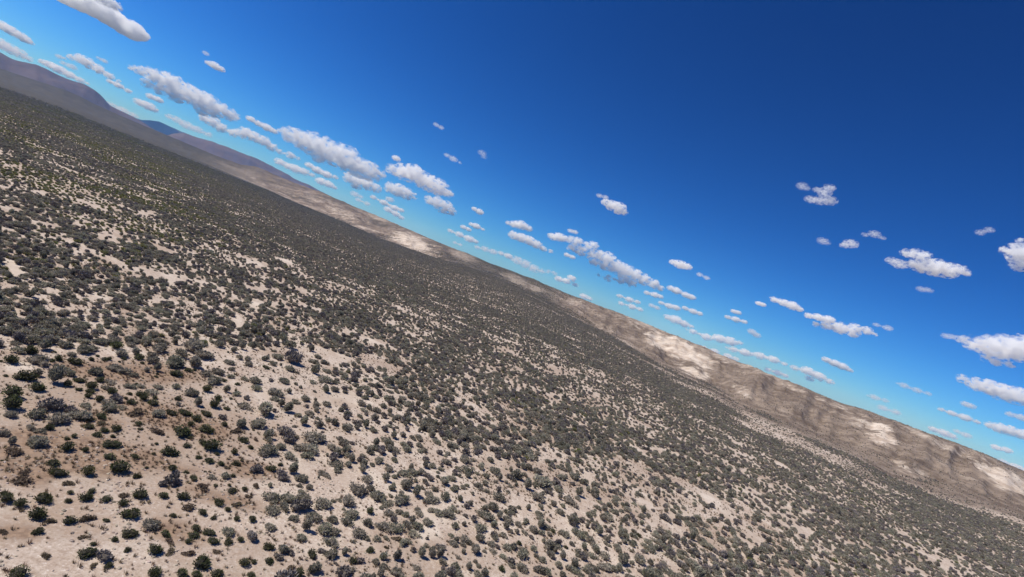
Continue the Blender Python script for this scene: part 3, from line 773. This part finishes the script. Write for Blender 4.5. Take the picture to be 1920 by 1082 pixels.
# shrubs read off the photograph: enlargement origin x, y, scale, then x, y, width, kind
TR = [
(0, 640, 4.92, "120,160,170g 345,165,140s 290,75,150g 410,40,130s 165,75,110s 625,15,120s 780,55,150s 865,55,100s 665,110,80s 490,170,70g 545,150,100g 700,185,130g 845,158,75g 960,155,80g 1015,160,60g 1080,40,140g 1215,20,90s 1130,100,120s 1240,95,90s 1145,150,60g 1300,140,110g 1410,110,90s 1415,170,110s 1480,50,150s 240,295,200g 350,290,100s 580,250,130s 520,330,180s 660,290,90s 735,355,100g 345,410,170g 905,268,130s 1055,238,110s 1165,265,90s 1235,305,70s 1355,260,70s 1450,250,90s 915,345,100g 1020,365,80s 625,390,110g 100,465,210g 735,440,70g 850,412,120g 990,415,80s 1045,455,110g 840,457,90g 1230,405,90s 1305,405,70s 1460,412,75s 1405,458,110s 1300,478,110g 1195,478,60g 820,503,80g 910,530,100g 1085,520,120p 1010,555,120s 1020,605,120s 1130,605,80s 1335,525,100g 1425,518,70g 1415,568,120g 1215,565,90g 95,565,210g 470,570,170p 350,650,150s 800,585,90s 665,620,110p 550,690,190s 745,670,150s 115,655,120s 925,685,120g 830,715,100g 1250,660,130t 1480,660,140s 285,780,90s 375,810,100s 465,788,110g 815,780,100g 940,750,90t 1060,795,120g 960,815,90g 900,858,90g 1270,755,90g 1440,830,110t 40,830,110s 385,900,190s 110,920,110s 630,965,140g 1025,930,150g 790,1000,80g 1030,1055,110g 1245,1055,90g 140,1015,150t 280,940,90t 10,180,50g"),
(300, 640, 4.92, "130,170,180s 320,190,150s 310,30,190s 415,110,170s 545,15,110s 205,110,120s 270,265,80g 165,300,110g 685,75,80s 760,45,90s 645,185,90s 735,145,70s 815,165,80s 820,205,70s 985,155,80s 945,55,60s 860,45,80s 1100,135,100s 1240,140,190p 1195,25,110s 1045,200,70s 1205,245,100s 980,238,70g 1405,70,70s 1460,130,70s 1425,175,80s 1525,185,70s 1525,35,90s 660,255,60s 545,270,110s 430,290,110s 500,355,120s 585,360,60g 655,318,70s 785,345,60s 885,355,110s 725,390,70g 620,445,90s 440,440,120g 710,480,70s 895,420,100s 1020,355,50s 1145,355,100s 1075,465,120s 1185,460,70s 1060,515,80s 805,518,60s 780,588,110s 970,625,180s 985,670,80s 1120,575,80s 1190,615,130s 1345,520,100s 1255,555,70s 1445,590,80s 1445,628,70s 1545,570,90s 1375,660,90s 1280,675,70s 1440,270,110s 1510,330,110s 1550,260,70s 1410,370,70s 1530,440,90s 1425,455,50s 150,410,80s 285,465,120s 330,490,80s 170,530,80g 175,585,60s 345,570,100s 540,525,90g 510,585,130g 620,620,80g 110,660,120g 230,660,120g 430,670,110g 345,705,120g 580,695,80p 590,768,70g 290,765,90g 425,800,140g 185,825,190g 745,765,110s 915,745,130s 870,775,80s 700,825,100t 785,895,120g 885,903,50t 275,888,60g 260,960,80g 490,960,200g 390,935,90g 835,970,75g 690,1018,90g 90,995,180g 350,1062,70g 525,1035,60g 1015,860,120s 1010,905,80s 1170,830,150p 1200,895,110p 1400,860,180s 1330,740,100s 1475,770,90s 1555,720,70s 1020,985,150s 965,1020,100s 1130,960,100s 1285,975,90s 1400,960,150s 1215,1045,120s 1365,1040,110s"),
(0, 860, 4.875, "490,30,120g 530,115,170g 815,100,160g 1110,70,190g 1245,140,100g 230,110,130t 175,185,150t 610,210,100t 55,360,140g 200,400,140g 390,345,200g 625,368,90g 780,335,140g 850,285,80g 990,355,100g 1120,330,90t 1135,395,100g 1290,305,150g 1490,330,110g 360,490,200g 660,555,140g 810,535,130t 370,655,130g 470,565,90t 1220,495,190g 1175,670,140g 1055,730,90g 1390,590,150s 785,845,180g 945,880,140p 860,970,70t 1415,825,140g 190,1040,200g 1430,1030,170g 20,660,90t 740,715,80t 430,890,90t"),
(300, 860, 4.875, "115,80,120g 240,113,70g 450,15,100g 555,38,80g 700,30,90g 130,170,150p 135,215,90p 30,215,90p 315,165,90g 485,160,75s 605,150,90s 675,150,70g 625,80,60t 880,80,120p 1030,85,110g 1110,45,60g 1130,140,120p 1225,90,130s 1310,160,120s 1470,110,70s 1530,140,80s 650,280,110g 770,275,75g 880,240,90t 1375,250,90s 230,340,130g 400,265,120t 555,390,120g 1020,340,140s 1030,455,130s 1180,350,130s 1140,440,110s 1330,345,150s 1300,430,160p 1470,390,130s 385,490,100g 700,415,90t 500,535,75g 705,550,65g 840,550,100g 1010,615,110s 1415,515,140s 1240,545,80s 1340,620,150s 1300,710,100s 1510,630,150s 330,630,110g 300,690,110g 45,685,110g 450,660,110g 630,660,110s 490,755,120g 640,750,110g 735,735,90g 860,700,140p 990,785,140g 530,850,80t 1120,830,100s 1190,850,80p 1090,890,90p 370,940,220g 255,860,110t 780,950,120g 860,940,70g 990,930,110g 1400,860,120g 1480,840,80p 1190,1000,90t 1430,990,150s 1280,1050,140g 195,1055,150g 335,1055,110g 510,1040,150g 835,1060,90g 90,755,80t 95,850,100t 820,345,70t 250,450,120t"),
(600, 860, 4.875, "165,30,130s 260,50,80s 165,105,70s 405,40,100s 390,100,90s 475,45,60s 540,10,100s 635,85,90s 435,170,120s 600,175,90s 370,255,160s 465,260,90s 265,365,140s 180,365,60s 540,325,140s 605,405,90s 660,265,80s 770,235,120s 745,360,150s 880,305,120s 780,120,110s 850,110,100s 920,120,70s 970,50,90s 1160,20,80s 1115,80,70s 1140,195,120s 1210,160,90s 1275,80,80s 1365,80,110s 1475,65,80s 1250,245,70s 1040,360,110s 975,380,70s 1150,330,120s 295,490,130s 260,560,120s 465,475,100g 130,545,120s 130,650,130s 365,660,140s 445,590,90s 425,710,70s 600,610,140s 715,610,150s 650,490,110s 730,475,80s 790,500,80s 910,490,80s 995,570,110s 840,560,90s 890,610,110s 860,675,110s 605,715,75s 700,725,90t 810,745,85s 475,825,100g 120,750,130s 110,860,120s 230,850,90s 300,920,100g 520,930,90s 590,890,100s 600,970,90s 710,890,120s 620,810,60t 705,1030,110s 555,1045,110s 920,1070,130s 1125,1060,100s 930,860,120s 1105,860,120s 1025,870,90s 1030,825,70s 1130,930,90s 980,720,45s 1065,690,35s 1200,690,60s 1250,740,70s 1310,770,70s 1315,840,60s 1480,620,120s 1475,720,110s 1430,830,120s 1240,600,90s 1320,590,60s 1200,490,130s 1100,480,100s 1020,460,70s 1360,980,80s 1270,1040,100s 1450,1045,90s 230,1030,150p 290,1000,90s 1400,540,80p"),
(900, 860, 4.875, "140,100,100s 345,150,110s 530,110,90s 450,60,110s 590,200,150s 430,240,110s 720,270,110s 750,160,100s 870,150,100s 950,210,80s 180,330,130s 130,430,120s 60,500,130s 555,345,120s 680,410,70s 840,380,130s 900,310,100s 1050,310,110s 1040,240,80s 265,545,110s 130,600,80s 545,490,80s 440,440,70s 360,430,60s 485,640,90s 560,600,110s 670,665,60g 790,685,90s 840,560,120s 740,480,90s 900,680,120s 1010,740,120s 1090,670,110s 1040,490,70s 1140,450,80s 1130,540,100s 1350,450,100s 290,655,65s 215,690,70s 255,790,90s 120,830,80s 360,760,80g 400,860,130s 505,810,100s 520,880,60s 640,790,110s 690,830,80s 785,800,60g 900,840,70s 215,880,70s 205,995,90g 295,960,70s 560,990,130s 620,1030,100s 725,960,90s 870,950,120s 880,1010,90s 1000,1000,120s 1130,960,110s 1140,870,110s 1040,880,80s 1310,920,140s 1460,920,130s 1260,810,90s 1390,780,80s 1280,700,90s 1450,700,70g 1540,760,80s"),
]
KIND = {'s': ('sagebrush', SAGE), 'p': ('sagebrush', PURP), 'g': ('green_shrub', GREEN), 't': ('dry_shrub', DRY)}
placed = []                                            # x, y, width of every traced shrub
traced = []
for (ox, oy, sc, txt) in TR:
    for tok in txt.split():
        a, b_, c_ = tok[:-1].split(','); kd = tok[-1]
        px, py, wp = ox + float(a) / sc, oy + float(b_) / sc, float(c_) / sc
        g0 = to_plane(px, py)
        wm = wp * (g0 - np.array([0, 0, CAM_Z])) @ Fv / F * 1.02
        hk = {'s': 0.62, 'p': 0.62, 'g': 0.48, 't': 0.34}[kd]
        p = to_plane(px, py, wm * hk * 0.45)
        traced.append((p[0], p[1], wm, kd, px, py, wp))

ONES = 'zero one two three four five six seven eight nine ten eleven twelve thirteen fourteen fifteen sixteen seventeen eighteen nineteen'.split()
TENS = 'x x twenty thirty forty fifty sixty seventy eighty ninety'.split()
def spell(v):
    v = int(np.clip(round(v), 0, 100))
    if v == 100: return 'hundred'
    return ONES[v] if v < 20 else TENS[v // 10] + ('-' + ONES[v % 10] if v % 10 else '')

USED = {}
def place_label(o, head, px, py):
    lab = f'{head}, {spell(px / W * 100)} percent across and {spell(py / H * 100)} percent down the photo'
    USED.setdefault(lab, []).append((py, o))
    o['label'] = lab

def settle_labels():
    for lab, ls in USED.items():
        if len(ls) > 1:
            ls.sort(key=lambda q: q[0])
            for i, (_, o) in enumerate(ls):
                o['label'] = lab + ', ' + (('upper one' if i == 0 else 'lower one') if len(ls) == 2 else ONES[i + 1] + ' from above')

def hz(x, y):
    z, _ = height(np.array([x]), np.array([y]))
    return float(z[0])

sizes = np.array([t[2] for t in traced])
kinds_seen = {'sagebrush': [], 'green_shrub': [], 'dry_shrub': []}
traced.sort(key=lambda t: -t[6])
extra = []
for i, (x, y, wm, kd, px, py, wp) in enumerate(traced):
    nm, protos = KIND[kd]
    placed.append((x, y, wm))
    if len(kinds_seen[nm]) >= 300:
        extra.append((x, y, wm, kd)); continue
    r_ = np.random.default_rng(5000 + i)
    v = int(r_.integers(len(protos)))
    o = bpy.data.objects.new(nm, protos[v]); COL.objects.link(o)
    o.location = (x, y, hz(x, y) - 0.03)
    k = wm / (1.0 if kd in 'sp' else 0.95)
    hs = r_.uniform(0.85, 1.15)
    o.scale = (k * r_.uniform(0.85, 1.2), k * r_.uniform(0.85, 1.2), k * hs)
    o.rotation_euler = (r_.normal(0, .05), r_.normal(0, .05), r_.uniform(0, 6.283))
    size = 'large' if wm > 1.25 else ('small' if wm < 0.8 else 'medium')
    look = {'s': 'grey sagebrush', 'p': 'purplish twiggy sagebrush', 'g': 'dark green shrub', 't': 'dry brown shrub'}[kd]
    shape = {'s': ['rounded', 'upright', 'flat-topped', 'lumpy', 'tall', 'sprawling', 'narrow', 'open', 'thin-leaved', 'squat'], 'p': ['ragged'] * 3, 'g': ['rounded', 'spreading', 'compact', 'low'], 't': ['low'] * 2}[kd][v]
    place_label(o, f'{size} {shape} {look}', px, py)
    o['category'] = 'shrub'
    o['group'] = {'s': 'grey sagebrush on the near sand', 'p': 'purplish sagebrush on the near sand', 'g': 'dark green shrubs on the near sand', 't': 'dry brown shrubs on the near sand'}[kd]
    kinds_seen[nm].append(o)

# ------------------------------------------------------------------ the mass of shrubs beyond those that can be picked out
def scatter(cell, dmin, dmax, seed, bmax=R(58)):
    r_ = np.random.default_rng(seed)
    n_ = int(dmax / cell)
    gx, gy = np.meshgrid(np.arange(-n_, n_ + 1), np.arange(-2, n_ + 1))
    x = (gx.ravel() + r_.uniform(-.5, .5, gx.size)) * cell
    y = (gy.ravel() + r_.uniform(-.5, .5, gx.size)) * cell
    d = np.hypot(x, y); b = np.arctan2(x, y)
    k = (d >= dmin) & (d < dmax) & (np.abs(b) < bmax)
    return x[k], y[k], d[k], r_

PL = np.array(placed)
def near_traced(x, y, pad):
    out = np.zeros(len(x), bool)
    for i in range(0, len(x), 4000):
        dx = x[i:i + 4000, None] - PL[None, :, 0]; dy = y[i:i + 4000, None] - PL[None, :, 1]
        out[i:i + 4000] = (np.hypot(dx, dy) < PL[None, :, 2] * 0.5 + pad).any(1)
    return out

def traced_zone(px, py):
    a = (px > -60) & (px < 1215) & (py > 866) & (py < 1095)
    b = (px > -60) & (px < 615) & (py > 650) & (py <= 900)
    return a | b

pts_s, pts_o, pts_g, pts_d = [], [], [], []
for ring, (cell, d0, d1) in enumerate(((0.80, 8, 110), (0.92, 110, 260), (1.3, 260, 620), (2.3, 620, 1350))):
    x, y, d, r_ = scatter(cell, d0, d1, 60 + ring)
    z, t = height(x, y)
    px, py, dep = project(x, y, z)
    tz = traced_zone(px, py)
    clump = fbm(x / 7, y / 7, 51, 4); big = fbm(x / 34, y / 34, 53, 3)
    chan = ridged(x / 16 + 0.6 * fbm(x / 9, y / 9, 57, 2), y / 16, 55, 2)
    p = 0.72 + 1.5 * (clump - 0.5) + 0.6 * (big - 0.5)
    p -= 0.7 * smooth(0.86, 0.95, chan)
    p = np.clip(p + smooth(120, 330, d) * 0.40, 0, 1)
    bz = np.zeros_like(x)
    for q in BARE:
        bz = np.maximum(bz, smooth(1.15, 0.6, ell(px, py, *q) + 1.3 * (fbm(x / 4, y / 4, 107, 3) - 0.5)))
    p *= 1 - 0.93 * bz
    # thinner on the slopes
    slope = smooth(-0.22, 0.30, t + 0.28 * smooth(0.2, 0.35, np.arctan2(x, y)) + 1.3 * (fbm(x / 34, y / 34, 59, 4) - 0.5))
    p *= 1 - slope * np.interp(np.arctan2(x, y), [-0.2, -0.12, 0.06, 0.14], [0.6, 0.1, 0.1, 0.8])
    pal = np.zeros_like(x)
    for q in PALE:
        pal = np.maximum(pal, smooth(1.2, 0.7, ell(px, py, *q)))
    p *= 1 - 0.85 * pal * (t > -0.05)
    p = np.where(t > 1.3, 0, p) * smooth(1350, 950, d)
    p = np.where(tz, 0, p)
    p = np.where((px > -260) & (px < W + 260) & (py < H + 260), p, 0)
    ok = r_.uniform(0, 1, len(x)) < p
    ok &= ~near_traced(x, y, 0.25)
    olv = (smooth(0.44, 0.56, fbm(x / 22, y / 22, 91, 3)) * smooth(620, 300, px) * smooth(560, 400, py + 0.1 * px) * smooth(0, 60, d)
           + 0.10 * smooth(0.6, 0.7, fbm(x / 9, y / 9, 93, 3)))
    sc = (0.50 + 0.85 * r_.beta(2, 3, len(x))) * (0.75 + 0.5 * clump) * [0.92, 0.92, 1.02, 1.6][ring]
    sc *= 1 - 0.35 * slope
    isol = r_.uniform(0, 1, len(x)) < 0.75 * olv
    for lst, kk in ((pts_s, ok & ~isol), (pts_o, ok & isol)):
        lst.append(np.stack([x[kk], y[kk], z[kk] - 0.03, sc[kk]], 1))

for (x, y, wm, kd) in extra:
    pts_s.append(np.array([[x, y, hz(x, y) - 0.03, wm]]))

# small dry tufts between the shrubs and dry grass on the near sand
x, y, d, r_ = scatter(0.27, 6, 85, 99)
z, t = height(x, y)
px, py, dep = project(x, y, z)
rd = np.zeros_like(x)
for q in REDL:
    rd = np.maximum(rd, smooth(1.4, 0.6, ell(px, py, *q)))
bz = np.zeros_like(x)
for q in BARE:
    bz = np.maximum(bz, smooth(1.15, 0.6, ell(px, py, *q) + 1.3 * (fbm(x / 4, y / 4, 107, 3) - 0.5)))
p = (0.16 + 0.6 * rd * smooth(0.4, 0.65, fbm(x / 2.5, y / 2.5, 95, 3)) + 0.25 * smooth(0.55, 0.7, fbm(x / 3, y / 3, 97, 3))) * (1 - 0.9 * bz)
ok = (r_.uniform(0, 1, len(x)) < p) & ~near_traced(x, y, -0.1)
pts_d.append(np.stack([x[ok], y[ok], z[ok] - 0.01, r_.uniform(0.5, 1.3, ok.sum())], 1))
# small shrubs too slight to be traced
x, y, d, r_ = scatter(1.0, 10, 75, 100)
z, t = height(x, y)
px, py, dep = project(x, y, z)
ok = traced_zone(px, py) & ~near_traced(x, y, 0.15) & (r_.uniform(0, 1, len(x)) < 0.24 + 0.76 * smooth(500, 800, px) * smooth(0.2, 0.45, fbm(x / 5, y / 5, 103, 3)))
bz = np.zeros_like(x)
for q in BARE:
    bz = np.maximum(bz, smooth(1.15, 0.6, ell(px, py, *q) + 1.3 * (fbm(x / 4, y / 4, 107, 3) - 0.5)))
ok &= bz < 0.5
gz = (px < 480)
a = np.stack([x, y, z - 0.02, r_.uniform(0.2, 0.47, len(x)) * (1 + 0.85 * smooth(500, 850, px))], 1)
pts_g.append(a[ok & gz]); pts_s.append(a[ok & ~gz])

def tuft_mesh():
    r_ = np.random.default_rng(11); V, Fc = [], []
    for _ in range(26):
        a = r_.uniform(0, 6.283); q = r_.uniform(0, 0.07); ln = r_.uniform(0.08, 0.2); le = r_.uniform(0.2, 1.0)
        p = np.array([math.cos(a) * q, math.sin(a) * q, 0])
        d = np.array([math.cos(a) * le, math.sin(a) * le, 1.0]); d /= np.linalg.norm(d)
        t = np.cross(d, [0, 0, 1.0]); t = t / (np.linalg.norm(t) + 1e-6) * 0.014
        o_ = len(V); V += [(p - t).tolist(), (p + t).tolist(), (p + d * ln).tolist()]; Fc.append((o_, o_ + 1, o_ + 2))
    return V, Fc

def instancer(name, pts, sources, label, category, tall=(0.85, 1.15)):
    """one object: shrubs set on points by geometry nodes, shaped like the shrubs given as sources"""
    P = np.concatenate(pts)
    me = bpy.data.meshes.new(name); me.vertices.add(len(P))
    me.vertices.foreach_set('co', P[:, :3].reshape(-1).astype(np.float32))
    r_ = np.random.default_rng(len(P))
    rot = np.stack([r_.normal(0, .06, len(P)), r_.normal(0, .06, len(P)), r_.uniform(0, 6.283, len(P))], 1)
    s = P[:, 3:4] * np.stack([r_.uniform(.85, 1.2, len(P)), r_.uniform(.85, 1.2, len(P)), r_.uniform(*tall, len(P))], 1)
    for nm, arr in (('rot', rot), ('scl', s)):
        at = me.attributes.new(nm, 'FLOAT_VECTOR', 'POINT'); at.data.foreach_set('vector', arr.reshape(-1).astype(np.float32))
    at = me.attributes.new('pick', 'INT', 'POINT'); at.data.foreach_set('value', r_.integers(0, len(sources), len(P)).astype(np.int32))
    o = bpy.data.objects.new(name, me); COL.objects.link(o)
    ng = bpy.data.node_groups.new(name, 'GeometryNodeTree')
    ng.interface.new_socket('Geometry', in_out='INPUT', socket_type='NodeSocketGeometry')
    ng.interface.new_socket('Geometry', in_out='OUTPUT', socket_type='NodeSocketGeometry')
    gi = ng.nodes.new('NodeGroupInput'); go = ng.nodes.new('NodeGroupOutput')
    iop = ng.nodes.new('GeometryNodeInstanceOnPoints')
    ng.links.new(gi.outputs[0], iop.inputs['Points'])
    jn = ng.nodes.new('GeometryNodeJoinGeometry')
    for so in sources:
        oi = ng.nodes.new('GeometryNodeObjectInfo'); oi.transform_space = 'ORIGINAL'
        oi.inputs['Object'].default_value = so; oi.inputs['As Instance'].default_value = True
        ng.links.new(oi.outputs['Geometry'], jn.inputs[0])
    ng.links.new(jn.outputs[0], iop.inputs['Instance'])
    iop.inputs['Pick Instance'].default_value = True
    def attr(nm, typ):
        a_ = ng.nodes.new('GeometryNodeInputNamedAttribute'); a_.data_type = typ; a_.inputs['Name'].default_value = nm
        return [q for q in a_.outputs if q.enabled and q.name == 'Attribute'][0]
    ng.links.new(attr('pick', 'INT'), iop.inputs['Instance Index'])
    e2r = ng.nodes.new('FunctionNodeEulerToRotation')
    ng.links.new(attr('rot', 'FLOAT_VECTOR'), e2r.inputs[0])
    ng.links.new(e2r.outputs[0], iop.inputs['Rotation'])
    ng.links.new(attr('scl', 'FLOAT_VECTOR'), iop.inputs['Scale'])
    ng.links.new(iop.outputs[0], go.inputs[0])
    md = o.modifiers.new('scatter', 'NODES'); md.node_group = ng
    o['kind'] = 'stuff'; o['label'] = label; o['category'] = category
    print(name, len(P))
    return o

def first_of(objs, meshes):
    out = []
    for me in meshes:
        for o in objs:
            if o.data == me: out.append(o); break
    return out

instancer('sagebrush_scrub', pts_s, first_of(kinds_seen['sagebrush'], SAGE + PURP), 'grey sagebrush covering the valley floor to the foot of the hills', 'scrub')
instancer('green_scrub', pts_g, first_of(kinds_seen['green_shrub'], GREEN), 'little dark green shrubs dotted between the near ones', 'scrub')

# yellow-green rabbitbrush: a few that stand out, and the rest as one mass
PO = np.concatenate(pts_o)
opx, opy, odep = project(PO[:, 0], PO[:, 1], PO[:, 2])
vis = (opx > 10) & (opx < W - 10) & (opy > 10) & (opy < H - 10)
order = np.argsort(np.where(vis, -PO[:, 3] / odep, 1e9))[:60]
rab = []
for i, j in enumerate(order):
    o = bpy.data.objects.new('rabbitbrush', OLIVE[i % 2]); COL.objects.link(o)
    o.location = PO[j, :3]; k = PO[j, 3]; o.scale = (k, k, k * random.uniform(.85, 1.15)); o.rotation_euler = (0, 0, random.uniform(0, 6.28))
    place_label(o, 'yellow-green rabbitbrush', opx[j], opy[j])
    o['category'] = 'shrub'; o['group'] = 'yellow-green rabbitbrush'
    rab.append(o)
instancer('rabbitbrush_scrub', [np.delete(PO, order, 0)], rab[:2], 'yellow-green rabbitbrush patches on the plain at the left', 'scrub')

M_STONE = leaf_material('desert_stone', (0.30, 0.235, 0.18), (0.52, 0.44, 0.36), 0.45, 0.0)
r_ = np.random.default_rng(77)
sv = ICO1 * (1 + r_.normal(0, 0.16, (len(ICO1), 1))) * np.array([0.06, 0.045, 0.03])
gv = mesh_obj('gravel', sv.tolist(), ICO1F.tolist(), M_STONE)
x, y, d, r_ = scatter(0.24, 6, 62, 131)
z, t = height(x, y)
ok = r_.uniform(0, 1, len(x)) < 0.5 * smooth(0.35, 0.65, fbm(x / 2.2, y / 2.2, 133, 3))
Pg = np.stack([x[ok], y[ok], z[ok], r_.uniform(0.5, 1.5, ok.sum()) ** 1.5], 1)
gv.location = Pg[0, :3]
gv['kind'] = 'stuff'; gv['label'] = 'single pale stone on the near sand'; gv['category'] = 'gravel'
instancer('gravel', [Pg[1:]], [gv], 'pale and brown gravel strewn over the near sand', 'gravel')

V, Fc = tuft_mesh()
gt = mesh_obj('dry_grass', V, Fc, M_STRAW)
Pd = np.concatenate(pts_d)
# dry grass: the tuft itself stands on the sand, the rest are set from it
gt.location = Pd[0, :3]
gt['kind'] = 'stuff'; gt['label'] = 'single straw tuft of dry grass on the near sand'; gt['category'] = 'grass'
instancer('dry_grass', [Pd[1:]], [gt], 'straw-brown dry grass tufts on the near sand', 'grass')

settle_labels()
